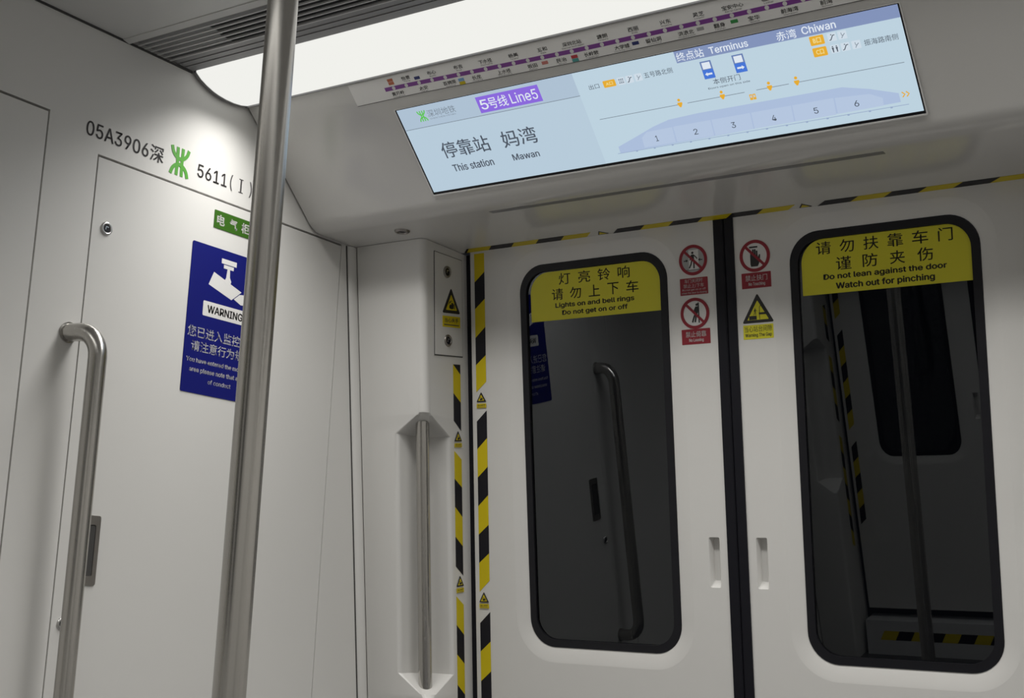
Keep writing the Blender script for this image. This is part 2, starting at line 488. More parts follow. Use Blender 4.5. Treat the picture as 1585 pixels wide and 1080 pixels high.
MB().slab([(0.488, 0.384), (1.375, 0.384), (1.375, 0.399), (0.488, 0.399)], 0.0, 0.0008).build('vent_slot', M['grey'], header).matrix_basis = Matrix.Translation((-0.006, 0.4, -1.95)) @ F_UND

def led_strip(th, y, z, width, watts):
    """The LED strip of a ceiling light, shining down through its cover."""
    d = bpy.data.lights.new('led_strip', 'AREA')
    d.shape, d.size, d.size_y = 'RECTANGLE', X_END - 0.03 - LED_START, width
    d.energy, d.color, d.spread = watts * X_END, (1.0, 0.985, 0.95), R(LED_SPREAD)
    o = bpy.data.objects.new('led_strip', d)
    C.objects.link(o)
    o.parent = th.o
    o.location = Vector(((X_END - 0.03 + LED_START) / 2, y, z)) - Vector(th.c)
lt = Thing('ceiling_light', 'long glowing white ceiling light strip above the overhead panel', 'ceiling light', F_W, 0.01, -0.77, 2.16)
lp = [(-0.853, 2.1785), (-0.838, 2.168), (-0.820, 2.160), (-0.800, 2.1535), (-0.782, 2.150), (-0.760, 2.1480), (-0.736, 2.1480), (-0.713, 2.1505), (-0.694, 2.1555)]
lt.part('diffuser', MB().rings([[(x, p[0], p[1]) for p in lp + [(-0.694, 2.17), (-0.853, 2.19)]] for x in (0.012, X_END - 0.01)], True, True), M['lamp'], 30)
ed = MB()
ed.rings([[(x, p[0], p[1] - 0.0015) for p in lp] + [(x, p[0], p[1] + 0.012) for p in reversed(lp)] for x in (0.004, 0.012)], True, True)
lt.part('end_cap', ed, M['grey'], 40)
lt.part('edge_strip', MB().box(0.006, X_END, -0.6935, -0.6905, 2.152, 2.175), M['grey'])
led_strip(lt, -0.772, 2.1465, 0.13, LAMP_STRENGTH)
lt.part('housing', MB().box(0.006, X_END, -0.856, -0.69, 2.19, 2.25), M['grey'])

gr = Thing('air_grille', 'dark slotted air grille in the ceiling beside the light strip', 'air grille', F_W, 0.01, -0.94, Z_CEIL)
gy = [-1.025, -1.009, -0.992, -0.975, -0.957, -0.940, -0.922]
gm = MB()
for y in gy[1:]: gm.box(0.006, X_END, y - 0.0014, y + 0.0014, Z_CEIL - 0.0012, Z_CEIL + 0.0026)
gr.part('slats', gm, M['alu'])
fr_ = MB().rings([[(x, y, z) for y, z in ((-1.0475, 2.1785), (-1.031, 2.1750), (-1.0255, 2.1790), (-1.0255, 2.2), (-1.0475, 2.2))] for x in (0.004, X_END)], True, True)
gr.part('outer_frame', fr_, M['ceil'])
st = MB()
for k, (a, b) in enumerate(((-0.9185, -0.9005), (-0.8985, -0.8825), (-0.8805, -0.8565))):
    st.box(0.006, X_END, a, b, Z_CEIL + 0.001 * (2 - k), Z_CEIL + 0.012)
st.box(0.006, X_END, -0.9185, -0.8565, Z_CEIL + 0.006, Z_CEIL + 0.02)
gr.part('stepped_border', st, M['grey'])
gr.part('duct_lining', MB().box(0.006, X_END, -1.0255, -0.9185, Z_CEIL + 0.0070, Z_CEIL + 0.013), M['duct'])
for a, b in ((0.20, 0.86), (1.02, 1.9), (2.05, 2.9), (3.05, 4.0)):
    gr.part('opening_shade', MB().slab([(a, -1.000), (b, -1.000), (b, -0.922), (a - 0.01, -0.922), (a - 0.01, -0.957), (a, -0.957)], Z_CEIL + 0.0060, Z_CEIL + 0.0071), M['black'])  # flat black sheet painting the darkness of an open duct; no hole behind

# small round lock in the underside of the overhead panel
lk = Thing('lock', 'small round black lock in the underside of the overhead panel above the pillar', 'lock', F_UND, 0.211, 0.357, 0)
lk.part('ring', MB().lathe(0.211, 0.357, [(0.0185, 0), (0.0183, 0.002), (0.0160, 0.0050), (0.0125, 0.0050), (0.0105, 0.001)]), M['steel2'], 50)
lk.part('keyhole', MB().slab(circ(0.211, 0.357, 0.0108, 32), 0.0, 0.0015).slab(rr(0.2085, 0.2135, 0.3535, 0.3605, 0.001), 0.0, 0.0025), M['rubber'])

# ------------------------------------------------------------------ end wall: cabinet door, handle, signs
cb = MB().rect(cy0, cy1, Z_FLOOR + 0.065, ct, -0.03, 0.001)
cab = Thing('cabinet_door', 'flush white electrical cabinet door in the end wall below the car number', 'cabinet door', F_END, -0.7, Z_FLOOR + 0.065, 0, None, cb, M['panel'])
cab.part('seam', MB().rect(cy0 - 0.0018, cy1 + 0.0022, Z_FLOOR + 0.061, ct + 0.0048, -0.045, -0.031), M['seam'])
def round_lock(th, u, v, r, n=0.0, ring='chrome'):
    p = th.part('lock', MB().lathe(u, v, [(r, n - 0.001), (r, n + 0.0012), (r * 0.95, n + 0.0026), (r * 0.84, n + 0.0036), (r * 0.70, n + 0.0034), (r * 0.61, n + 0.0022), (r * 0.60, n)]), M[ring], 50)
    sub(p, th, 'lock_core', MB().slab(circ(u, v, r * 0.62, 36), n, n + 0.0022), M['rubber'])
    sub(p, th, 'key_square', MB().slab(ribbon([(u - r * 0.26, v - r * 0.2), (u - r * 0.2, v + r * 0.25), (u + r * 0.25, v + r * 0.22)], r * 0.16), n + 0.002, n + 0.003), M['chrome'])
    return p
round_lock(cab, -1.040, 1.7773, 0.0138, 0.0015)
round_lock(cab, -1.050, 1.000, 0.0125, 0.0015)
pl = cab.part('finger_pull', MB().slab([rr(-1.034, -0.9835, 1.0725, 1.2070, 0.005), rr(-1.028, -0.9935, 1.0905, 1.1890, 0.004)], 0.0, 0.0032), M['steel2'])
sub(pl, cab, 'recess_shade', MB().slab(rr(-1.0285, -0.993, 1.090, 1.1895, 0.004), 0.0006, 0.0019), M['seam'])  # flat dark plate: shade of the recess put into its colour

# tubular grab handle
HX, HY = 0.072, -1.0865
path = [(0.0, -1.104, 1.552), (0.030, -1.098, 1.552)]
for k in range(1, 9):
    a = R(90 * k / 8)
    path.append((0.030 + (HX - 0.030) * math.sin(a), -1.098 + (HY + 1.098) * math.sin(a), 1.552 - 0.05 * (1 - math.cos(a))))
path += [(HX, HY, 1.2), (HX, HY, 0.9), (HX, HY, 0.73)]
for k in range(1, 9):
    a = R(90 * k / 8)
    path.append((HX - (HX - 0.030) * (1 - math.cos(a)), HY, 0.73 - 0.05 * math.sin(a)))
path += [(0.0, HY, 0.68)]
hn = Thing('grab_rail', 'bent brushed steel grab rail standing off the end wall beside the cabinet door', 'grab handle', F_W, 0, -1.09, 0.68)
hn.part('tube', MB().tube(path, 0.0178, 28), M['steel'], 50)
for z, y in ((1.552, -1.104), (0.68, HY)):
    hn.part('flange', MB().tube([(0.0, y, z), (0.004, y, z)], 0.0205, 28), M['steel'], 40)

# floor to ceiling pole
PX, PY = 0.878, -1.478
po = Thing('grab_pole', 'tall vertical stainless steel grab pole standing in front of the end wall', 'grab pole', F_W, PX, PY, Z_FLOOR)
po.part('tube', MB().tube([(PX, PY, Z_FLOOR), (PX, PY, 0.8), (PX, PY, 1.5), (PX, PY, Z_CEIL)], 0.0212, 40), M['steel'], 50)
for z0, z1 in ((Z_FLOOR, Z_FLOOR + 0.02), (Z_CEIL - 0.02, Z_CEIL)):
    po.part('flange', MB().tube([(PX, PY, z0), (PX, PY, z1)], 0.04, 32), M['steel2'], 40)

# emblem of the metro company: two arcs crossed by two strokes, drawn in a unit box
def emblem(mb, u0, u1, v0, v1, n0, n1, k=0.13, hole=True):
    def P(x, y): return (u0 + x * (u1 - u0), v0 + y * (v1 - v0))
    w = k * (u1 - u0)
    top = smooth_line([P(0.06, 1.0), P(0.14, 0.80), P(0.30, 0.655), P(0.50, 0.60), P(0.70, 0.655), P(0.86, 0.80), P(0.94, 1.0)], 6)
    bot = smooth_line([P(0.06, 0.0), P(0.14, 0.20), P(0.30, 0.345), P(0.50, 0.40), P(0.70, 0.345), P(0.86, 0.20), P(0.94, 0.0)], 6)
    d = (n1 - n0) * 0.04
    mb.slab(ribbon(top, w), n0, n1); mb.slab(ribbon(bot, w), n0, n1 - d)
    for sgn in (-1, 1):
        x = 0.5 + sgn * 0.135
        for ya, yb, q in ((1.0, 0.5, 2), (0.5, 0.0, 3)):
            xi = 0.5 + sgn * 0.115
            mb.slab(ribbon([P(x, ya if ya > 0.6 else 0.0), P(xi, 0.5)], w * 0.98), n0, n1 - q * d)
    for y in (0.605, 0.395): mb.slab(ribbon([P(0.40, y), P(0.60, y)], w), n0, n1 - 4 * d)
    return mb

car = Thing('car_number', 'dark grey car number with green emblem lettered above the cabinet door', 'lettering', F_END, -0.88, 1.955, 0)
car.part('emblem', emblem(MB(), -0.8928, -0.8388, 1.9403, 2.0027, 0.0, 0.0008, 0.15), M['emblem'], label='green emblem of arcs and strokes')
car.part('digits', MB().text('05A3906', -1.1114, -0.9523, 1.9542, 1.9842, 0.0006, 0.008), M['grey_ink'])
car.part('character', MB().text('深', -0.9469, -0.9113, 1.9519, 1.9870, 0.0006, 0.006), M['grey_ink'])
car.part('digits', MB().text('5611', -0.8138, -0.7265, 1.9545, 1.9835, 0.0006, 0.008), M['grey_ink'])
car.part('bracket', MB().text('(', -0.7165, -0.7085, 1.9515, 1.9885, 0.0006), M['grey_ink'])
car.part('numeral', MB().slab([(-0.6885, 1.9545), (-0.6755, 1.9545), (-0.6755, 1.9562), (-0.6800, 1.9566), (-0.6800, 1.9844), (-0.6755, 1.9848), (-0.6755, 1.9865), (-0.6885, 1.9865), (-0.6885, 1.9848), (-0.6843, 1.9844), (-0.6843, 1.9566), (-0.6885, 1.9562)], 0.0, 0.0006), M['grey_ink'])
car.part('bracket', MB().text(')', -0.6560, -0.6480, 1.9515, 1.9885, 0.0006), M['grey_ink'])

gs = Thing('sign', 'small green sign with white Chinese characters on the cabinet door', 'sign', F_END, -0.697, 1.876, 0.0016, None, MB().slab(rr(-0.7555, -0.638, 1.8556, 1.8962, 0.001), 0.0016, 0.0022), M['green'])
g = MB()
for ch, a in (('电', -0.7467), ('气', -0.7085), ('柜', -0.6715)): g.text(ch, a, a + 0.0222, 1.8645, 1.8873, 0.0024, 0.014)
gs.part('lettering', g, M['whitev'])

bs = Thing('sign', 'tall blue surveillance warning sign with white camera symbol on the cabinet door', 'sign', F_END, -0.70, 1.648, 0.0016, None, MB().slab(rr(-0.8108, -0.5895, 1.4837, 1.8122, 0.004), 0.0016, 0.0022), M['blue'])
g = MB()
n0, n1 = 0.0016, 0.0025
g.slab([(-0.7230, 1.7925), (-0.6775, 1.7925), (-0.6775, 1.7815), (-0.7230, 1.7815)], n0, n1)
g.slab([(-0.7155, 1.7795), (-0.6855, 1.7795), (-0.6855, 1.7715), (-0.7155, 1.7715)], n0, n1)
g.slab([(-0.7040, 1.7720), (-0.6965, 1.7720), (-0.6950, 1.7540), (-0.6900, 1.7460), (-0.6930, 1.7340), (-0.7120, 1.7400), (-0.7060, 1.7520)], n0, n1)
g.slab([(-0.7430, 1.7570), (-0.6560, 1.7290), (-0.6850, 1.7055), (-0.7560, 1.7265)], n0, n1 - 0.0001)
g.slab([(-0.6610, 1.7225), (-0.6480, 1.7245), (-0.6440, 1.7010), (-0.6560, 1.7000), (-0.6780, 1.7090)], n0, n1)
bs.part('camera_symbol', g, M['whitev'])
pb = bs.part('warning_plate', MB().slab(rr(-0.7665, -0.6335, 1.6557, 1.6885, 0.003), n0, 0.0025), M['whitev'])
sub(pb, bs, 'lettering', MB().text('WARNING', -0.7530, -0.6475, 1.6640, 1.6805, 0.0027, 0.022), M['ink'])
g = MB()
g.text('您已进入监控区域', -0.8035, -0.5970, 1.6045, 1.6285, 0.0024, 0.004)
g.text('请注意行为规范', -0.7905, -0.6105, 1.5745, 1.5975, 0.0024, 0.004)
g.text('You have entered the monitoring', -0.8012, -0.6000, 1.5480, 1.5600, 0.0024, 0.014)
g.text('area please note that a code', -0.7902, -0.6120, 1.5275, 1.5395, 0.0024, 0.014)
g.text('of conduct', -0.7345, -0.6670, 1.5090, 1.5185, 0.0024, 0.014)
bs.part('lettering', g, M['whitev'])

# ------------------------------------------------------------------ pillar side: access panel, locks, grab bar
ap = Thing('access_panel', 'narrow white access panel with two round locks on the side of the corner pillar', 'access panel', F_SIDE, -0.063, 0.80, 0, None,
           MB().slab([(-0.1196, 0.9265), (-0.0065, 0.9142), (-0.0085, 0.6745), (-0.1230, 0.6760)], 0, 0.0016), M['panel'])
ap.part('seam', MB().slab([[(-0.1210, 0.9282), (-0.0050, 0.9158), (-0.0070, 0.6718), (-0.1245, 0.6732)], [(-0.1196, 0.9265), (-0.0065, 0.9142), (-0.0085, 0.6745), (-0.1230, 0.6760)]], 0, 0.0010), M['seam'])
round_lock(ap, -0.0701, 0.8803, 0.0150, 0.0015, 'steel2')
round_lock(ap, -0.0700, 0.7112, 0.0150, 0.0015, 'steel2')

def rail_pt(z):
    return (0.1765 - 0.0205 * (1.5 - z), yd(z) - 0.164 + 0.036, z)
gb = Thing('grab_bar', 'straight steel grab bar set into the tall recess of the corner pillar', 'grab bar', F_W, *rail_pt(0.845))
gb.part('tube', MB().tube([rail_pt(z) for z in (0.858, 1.0, 1.2, 1.4, 1.494)], 0.0162, 28), M['steel'], 50)

# ------------------------------------------------------------------ hazard tapes
def tape(name_label, fr, left, right, first_black, n0=0.0002, n1=0.0008, group='hazard tapes by the doors'):
    """left/right: boundary points down both edges; bands alternate black and yellow."""
    allp = left + right[::-1]
    cu, cv = sum(p[0] for p in allp) / len(allp), sum(p[1] for p in allp) / len(allp)
    t = Thing('hazard_tape', name_label, 'tape', fr, cu, cv, 0, group)
    for i in range(len(left) - 1):
        q = [left[i], left[i + 1], right[i + 1], right[i]]
        if abs(area2(q)) < 1e-7: continue
        blk = (i % 2 == 0) == first_black
        t.part('black_band' if blk else 'yellow_band', MB().slab(q, n0, n1), M['tape_k'] if blk else M['yellow'])
    return t

# on the pillar side
SL, SR = -0.0480, -0.0183
def side_tape(lbl, lv, rv, fb): return tape(lbl, F_SIDE, [(SL, v) for v in lv], [(SR, v) for v in rv], fb)
side_tape('black and yellow hazard tape on the pillar side, top strip below the access panel', [0.6539, 0.6535, 0.5826, 0.5149], [0.6535, 0.6287, 0.5593, 0.4899], True)
side_tape('black and yellow hazard tape on the pillar side, long strip beside the grab bar', [0.4408, 0.3726, 0.3042, 0.2315, 0.1598], [0.4192, 0.3503, 0.2780, 0.2064, 0.1354], False)
side_tape('black and yellow hazard tape on the pillar side, lowest strip', [0.0875, 0.0183, -0.0522, -0.1249, -0.195, -0.265, -0.335, -0.405], [0.0642, -0.0090, -0.0785, -0.1532, -0.222, -0.292, -0.362, -0.432], False)
# on the left door leaf
def TL(v): return 0.2553 + 0.0168 * (v - 0.86) / 0.98
def TR(v): return TL(v) + 0.0297
def door_tape(lbl, lv, rv, fb): return tape(lbl, F_DOOR, [(TL(v), v) for v in lv], [(TR(v), v) for v in rv], fb)
door_tape('black and yellow hazard tape on the door leaf edge, top strip under the overhead panel', [0.928, 0.857, 0.790, 0.7185, 0.6507, 0.5842], [0.928, 0.8809, 0.8136, 0.7437, 0.6739, 0.6086], False)
door_tape('black and yellow hazard tape on the door leaf edge, middle strip', [0.5115, 0.4431, 0.3736, 0.3032, 0.2340, 0.1648, 0.0955], [0.5375, 0.4698, 0.3994, 0.3300, 0.2580, 0.1888, 0.1228], True)
door_tape('black and yellow hazard tape on the door leaf edge, bottom strip', [0.0193, -0.0495, -0.1207, -0.190, -0.260, -0.330], [0.0469, -0.0243, -0.0956, -0.165, -0.235, -0.305], True)
# under the overhead panel, along the door head
def head_tape(lbl, xs, fb, dx=0.026):
    a, b = 0.1275, 0.1560
    return tape(lbl, F_UND, [(x, a) for x in xs], [(x + dx, b) for x in xs], fb)
t = head_tape('black and yellow hazard tape under the overhead panel, left run above the left door', [0.230, 0.2365, 0.303, 0.370, 0.440, 0.511, 0.583], True)
head_tape('black and yellow hazard tape under the overhead panel, middle run over the door joint', [0.654, 0.724, 0.796, 0.868, 0.938, 1.010, 1.082], True)
head_tape('black and yellow hazard tape under the overhead panel, right run above the right door', [1.148, 1.219, 1.289, 1.360, 1.430, 1.502, 1.573, 1.64], True)

# ------------------------------------------------------------------ warning triangles and plates
def rtri(cx, top, base, hw, r):
    h = top - base
    pts = [(cx, top), (cx - hw, base), (cx + hw, base)]
    out = []
    g = Vector((cx, base + h / 3))
    for i in range(3):
        p, a, b = Vector(pts[i]), Vector(pts[i - 1]), Vector(pts[(i + 1) % 3])
        d1, d2 = (a - p).normalized(), (b - p).normalized()
        s, e = p + d1 * r, p + d2 * r
        for k in range(5):
            t = k / 4
            q = s * (1 - t) ** 2 + p * 2 * t * (1 - t) + e * t * t
            out.append(tuple(q))
    return out

def hand_symbol(mb, cx, cy, s, n0, n1):
    """A hand reaching into a closing gap."""
    def P(x, y): return (cx + x * s, cy + y * s)
    mb.slab([P(-0.30, -0.30), P(0.05, -0.36), P(0.30, -0.30), P(0.34, 0.02), P(0.22, 0.16), P(0.04, 0.20), P(-0.02, 0.10), P(0.12, 0.02), P(-0.12, 0.04), P(-0.30, -0.06)], n0, n1)
    mb.slab(ribbon([P(-0.40, 0.02), P(-0.30, 0.16), P(-0.08, 0.24)], 0.06 * s), n0, n1 - 0.0001)
    mb.slab(ribbon([P(-0.30, 0.22), P(-0.05, 0.34), P(0.12, 0.30)], 0.06 * s), n0, n1 - 0.0001)
    mb.slab([P(0.38, -0.34), P(0.46, -0.34), P(0.46, 0.12), P(0.38, 0.12)], n0, n1)

def pinch_sign(lbl, fr, cx, top, base, hw, pv0, pv1, phw, txt=True, group='small pinch warning stickers'):
    t = Thing('warning_sticker', lbl, 'sticker', fr, cx, (top + pv0) / 2, 0, group)
    r = hw * 0.16
    tr = t.part('triangle', MB().slab(rtri(cx, top, base, hw, r), 0.0016, 0.0024), M['ink'])
    k = hw * 0.21
    sub(tr, t, 'yellow_field', MB().slab(rtri(cx, top - k * 2.1, base + k, hw - k * 1.75, r * 0.5), 0.0016, 0.0027), M['yellow'])
    g = MB(); hand_symbol(g, cx, base + (top - base) * 0.33, hw * 0.80, 0.0016, 0.0030)
    sub(tr, t, 'hand_symbol', g, M['ink'])
    p = t.part('plate', MB().slab(rr(cx - phw, cx + phw, pv0, pv1, 0.001), 0.0016, 0.0024), M['yellow'])
    h = pv1 - pv0
    g = MB()
    g.text('当心夹手', cx - phw * 0.78, cx + phw * 0.78, pv0 + h * 0.42, pv0 + h * 0.84, 0.0026, 0.01, 2)
    g.rect(cx - phw * 0.85, cx + phw * 0.85, pv0 + h * 0.16, pv0 + h * 0.25, 0.0016, 0.0026)
    sub(p, t, 'lettering', g, M['grey_ink'])
    return t
pinch_sign('yellow pinched hand warning triangle on the access panel between its two locks', F_SIDE, -0.0546, 0.8420, 0.7790, 0.0370, 0.7445, 0.7718, 0.0367, group=None)
pinch_sign('small yellow warning triangle on the pillar side, upper one beside the recess top', F_SIDE, -0.0333, 0.4900, 0.4640, 0.0158, 0.4495, 0.4595, 0.0150)
pinch_sign('small yellow warning triangle on the pillar side, lower one beside the grab bar', F_SIDE, -0.0335, 0.1365, 0.1105, 0.0152, 0.0955, 0.1065, 0.0148)
pinch_sign('small yellow warning triangle on the door leaf edge, upper one between tape strips', F_DOOR, 0.2655, 0.5834, 0.5592, 0.0143, 0.5440, 0.5550, 0.0140)
pinch_sign('small yellow warning triangle on the door leaf edge, lower one between tape strips', F_DOOR, 0.2552, 0.0950, 0.0696, 0.0143, 0.0555, 0.0660, 0.0138)
for cx, lbl in ((0.630, 'tiny yellow warning triangle under the overhead panel above the left door'), (1.123, 'tiny yellow warning triangle under the overhead panel above the right door')):
    t = Thing('warning_sticker', lbl, 'sticker', F_UND, cx, 0.142, 0, 'tiny triangles under the overhead panel')
    tr = t.part('triangle', MB().slab(rtri(cx, 0.156, 0.131, 0.0145, 0.002), 0.0, 0.0008), M['ink'])
    sub(tr, t, 'yellow_field', MB().slab(rtri(cx, 0.151, 0.1335, 0.0100, 0.001), 0.0, 0.0011), M['yellow'])

# prohibition signs on the door leaves
def blob(mb, pts, n0, n1): mb.slab(pts, n0, n1)
def person_bits(mb, cx, cy, s, n0, n1, walking=True, lean=0.0):
    def P(x, y): return (cx + (x + lean * y) * s, cy + y * s)
    mb.slab([P(*q) for q in circ(0, 0.80, 0.13, 20)], n0, n1)
    mb.slab([P(-0.15, 0.62), P(0.16, 0.62), P(0.17, 0.0), P(-0.15, 0.0)], n0, n1)
    if walking:
        for q, w in (([(-0.10, 0.02), (-0.20, -0.40), (-0.42, -0.80)], 0.15), ([(0.10, 0.02), (0.13, -0.40), (0.12, -0.85)], 0.15), ([(0.12, 0.56), (0.34, 0.36), (0.52, 0.14)], 0.11), ([(-0.12, 0.56), (-0.28, 0.30), (-0.30, 0.02)], 0.11)):
            mb.slab(ribbon([P(*a) for a in q], w * s), n0, n1 - 0.0001)
    else:
        for q, w in (([(-0.06, 0.02), (-0.22, -0.42), (-0.34, -0.90)], 0.16), ([(0.08, 0.02), (-0.02, -0.42), (-0.06, -0.90)], 0.16), ([(-0.10, 0.54), (-0.22, 0.28), (-0.12, 0.02)], 0.11)):
            mb.slab(ribbon([P(*a) for a in q], w * s), n0, n1 - 0.0001)

def prohibition(lbl, cx, cy, r, field, draw, plate, lines):
    t = Thing('prohibition_sign', lbl, 'sign', F_DOOR, cx, (cy + plate[2]) / 2, 0, 'round red signs between the door windows')
    d = t.part('disc', MB().slab(circ(cx, cy, r * 0.9, 48), 0, 0.0006), field)
    g = MB(); draw(g, cx, cy, r)
    sub(d, t, 'pictogram', g, M['ink'])
    rg = MB().slab([circ(cx, cy, r, 56), circ(cx, cy, r * 0.80, 56)], 0, 0.0014)
    k = r * 0.83 * math.sqrt(0.5)
    rg.slab(ribbon([(cx - k, cy + k), (cx + k, cy - k)], r * 0.165), 0.0006, 0.0013)
    t.part('red_ring', rg, M['red'])
    p = t.part('plate', MB().slab(rr(*plate, 0.001), 0, 0.0006), M['red'])
    g = MB()
    for body, a, b, c, e, bold in lines: g.text(body, a, b, c, e, 0.0008, bold, 2)
    sub(p, t, 'lettering', g, M['whitev'])
    return t
def draw_door(g, cx, cy, r):
    def P(x, y): return (cx + x * r, cy + y * r)
    person_bits(g, cx - 0.02 * r, cy - 0.02 * r, r * 0.62, 0.0006, 0.0011, True)
    for sx in (-1, 1):
        g.slab([P(sx * 0.66, 0.0), P(sx * 0.50, 0.02), P(sx * 0.50, 0.09), P(sx * 0.36, -0.01), P(sx * 0.50, -0.11), P(sx * 0.50, -0.04), P(sx * 0.66, -0.06)], 0.0006, 0.0011)
    g.slab([P(-0.5, -0.62), P(0.5, -0.62), P(0.48, -0.65), P(-0.48, -0.65)], 0.0006, 0.0010)
def draw_lean(g, cx, cy, r):
    person_bits(g, cx + 0.10 * r, cy + 0.02 * r, r * 0.66, 0.0006, 0.0011, False, 0.10)
    g.slab([(cx + 0.24 * r, cy - 0.62 * r), (cx + 0.32 * r, cy - 0.62 * r), (cx + 0.30 * r, cy + 0.68 * r), (cx + 0.22 * r, cy + 0.68 * r)], 0.0006, 0.0011)
def draw_hand(g, cx, cy, r):
    def P(x, y): return (cx + x * r, cy + y * r)
    g.slab([P(-0.34, 0.50), P(0.20, 0.50), P(0.20, 0.60), P(-0.34, 0.60)], 0.0006, 0.0011)
    g.slab([P(-0.26, -0.66), P(0.18, -0.66), P(0.26, -0.50), P(0.34, -0.18), P(0.36, 0.06), P(0.30, 0.08), P(0.22, -0.10), P(0.18, 0.05), P(-0.30, 0.05), P(-0.30, -0.52)], 0.0006, 0.0011)
    for x, h in ((-0.24, 0.30), (-0.10, 0.42), (0.02, 0.42), (0.14, 0.32)):
        g.slab(rr(cx + (x - 0.05) * r, cx + (x + 0.05) * r, cy, cy + h * r, 0.04 * r, 4), 0.0006, 0.0010)
s1 = prohibition('round red sign of a figure walking through closing doors, upper left of the door joint', 0.852, 0.8495, 0.0345, M['greyv'], draw_door, (0.8175, 0.8855, 0.7715, 0.8095),
            [('车门关闭时', 0.829, 0.873, 0.7985, 0.8075, 0.004), ('禁止上/下车', 0.826, 0.876, 0.7875, 0.7965, 0.004), ('Do not get on or off', 0.823, 0.880, 0.7800, 0.7855, 0.008), ('when the door is closing', 0.821, 0.882, 0.7730, 0.7785, 0.008)])
dd = [c for c in s1.o.children if c.name.startswith('disc')][0]
sub(dd, s1, 'white_doorway', MB().rect(0.8415, 0.8655, 0.828, 0.8725, 0, 0.0008), M['whitev'])
prohibition('round red sign of a person leaning on a wall, lower left of the door joint', 0.8510, 0.7295, 0.0350, M['whitev'], draw_lean, (0.8165, 0.8860, 0.6605, 0.6945),
            [('禁止倚靠', 0.8265, 0.8765, 0.6765, 0.6895, 0.006), ('No Leaning', 0.8345, 0.8695, 0.6645, 0.6735, 0.012)])
prohibition('round red sign with a black open hand, right of the door joint', 0.9995, 0.8430, 0.0352, M['whitev'], draw_hand, (0.9665, 1.0345, 0.7725, 0.8065),
            [('禁止扶门', 0.9755, 1.0260, 0.7885, 0.8015, 0.006), ('No Touching', 0.9825, 1.0205, 0.7765, 0.7855, 0.012)])
gp = Thing('warning_sign', 'yellow triangle sign about the platform gap above a yellow plate, right of the door joint', 'sign', F_DOOR, 1.000, 0.715, 0)
tr = gp.part('triangle', MB().slab(rtri(1.0003, 0.7610, 0.6965, 0.0368, 0.005), 0, 0.0006), M['ink'])
sub(tr, gp, 'yellow_field', MB().slab(rtri(1.0003, 0.7455, 0.7030, 0.0250, 0.002), 0, 0.0009), M['sign_y'])
g = MB()
g.rect(0.9800, 0.9975, 0.7035, 0.7120, 0.0009, 0.0012)                                     # platform edge
g.rect(1.0030, 1.0190, 0.7140, 0.7185, 0.0009, 0.0012)                                     # car floor
g.slab(ribbon([(1.0045, 0.7035), (1.0045, 0.7300), (1.0090, 0.7370)], 0.0012), 0.0009, 0.0012)
person_bits(g, 0.9945, 0.7205, 0.0085, 0.0009, 0.0012, True)
sub(tr, gp, 'pictogram', g, M['ink'])
p = gp.part('plate', MB().slab(rr(0.9650, 1.0345, 0.6615, 0.6925, 0.001), 0, 0.0006), M['sign_y'])
sub(p, gp, 'lettering', MB().text('当心站台间隙', 0.9680, 1.0315, 0.6770, 0.6900, 0.0008, 0.0, 2).text('Warning The Gap', 0.9695, 1.0305, 0.6645, 0.6740, 0.0008, 0.012, 2), M['ink'])

# yellow stickers on the window panes
NG = -0.0120
def win_sticker(lbl, u0, u1, v0, v1, rows, en):
    t = Thing('window_sticker', lbl, 'sticker', F_DOOR, (u0 + u1) / 2, (v0 + v1) / 2, NG, 'yellow stickers on the door windows',
              MB().slab(rr(u0, u1, v0, v1, [0.001, 0.001, 0.050, 0.050], 10), NG, NG + 0.0006), M['sign_y'])
    g = MB()
    for chars, us, a, b in rows:
        for ch, (c, d) in zip(chars, us): g.text(ch, c, d, a, b, NG + 0.0008, 0.004)
    for body, a, b, c, d in en: g.text(body, a, b, c, d, NG + 0.0008, 0.024)
    t.part('lettering', g, M['ink'])
    return t
win_sticker('yellow sticker warning about lights and bell on the left door window', 0.4118, 0.7640, 0.7452, 0.8630,
    [('灯亮铃响', [(0.4926, 0.5247), (0.5468, 0.5788), (0.5995, 0.6329), (0.6532, 0.6842)], 0.8290, 0.8568), ('请勿上下车', [(0.4720, 0.5033), (0.5220, 0.5528), (0.5737, 0.6040), (0.6245, 0.6542), (0.6743, 0.7059)], 0.7932, 0.8206)],
    [('Lights on and bell rings', 0.4812, 0.6935, 0.7720, 0.7858), ('Do not get on or off', 0.4995, 0.6754, 0.7535, 0.7672)])
win_sticker('yellow sticker warning against leaning on the right door window', 1.1003, 1.4550, 0.7462, 0.8645,
    [('请勿扶靠车门', [(1.1343, 1.1668), (1.1859, 1.2170), (1.2374, 1.2687), (1.2875, 1.3199), (1.3387, 1.3710), (1.3914, 1.4203)], 0.8310, 0.8582), ('谨防夹伤', [(1.1765, 1.2091), (1.2338, 1.2651), (1.2911, 1.3217), (1.3477, 1.3790)], 0.7950, 0.8222)],
    [('Do not lean against the door', 1.1480, 1.4050, 0.7735, 0.7880), ('Watch out for pinching', 1.1743, 1.3797, 0.7520, 0.7680)])

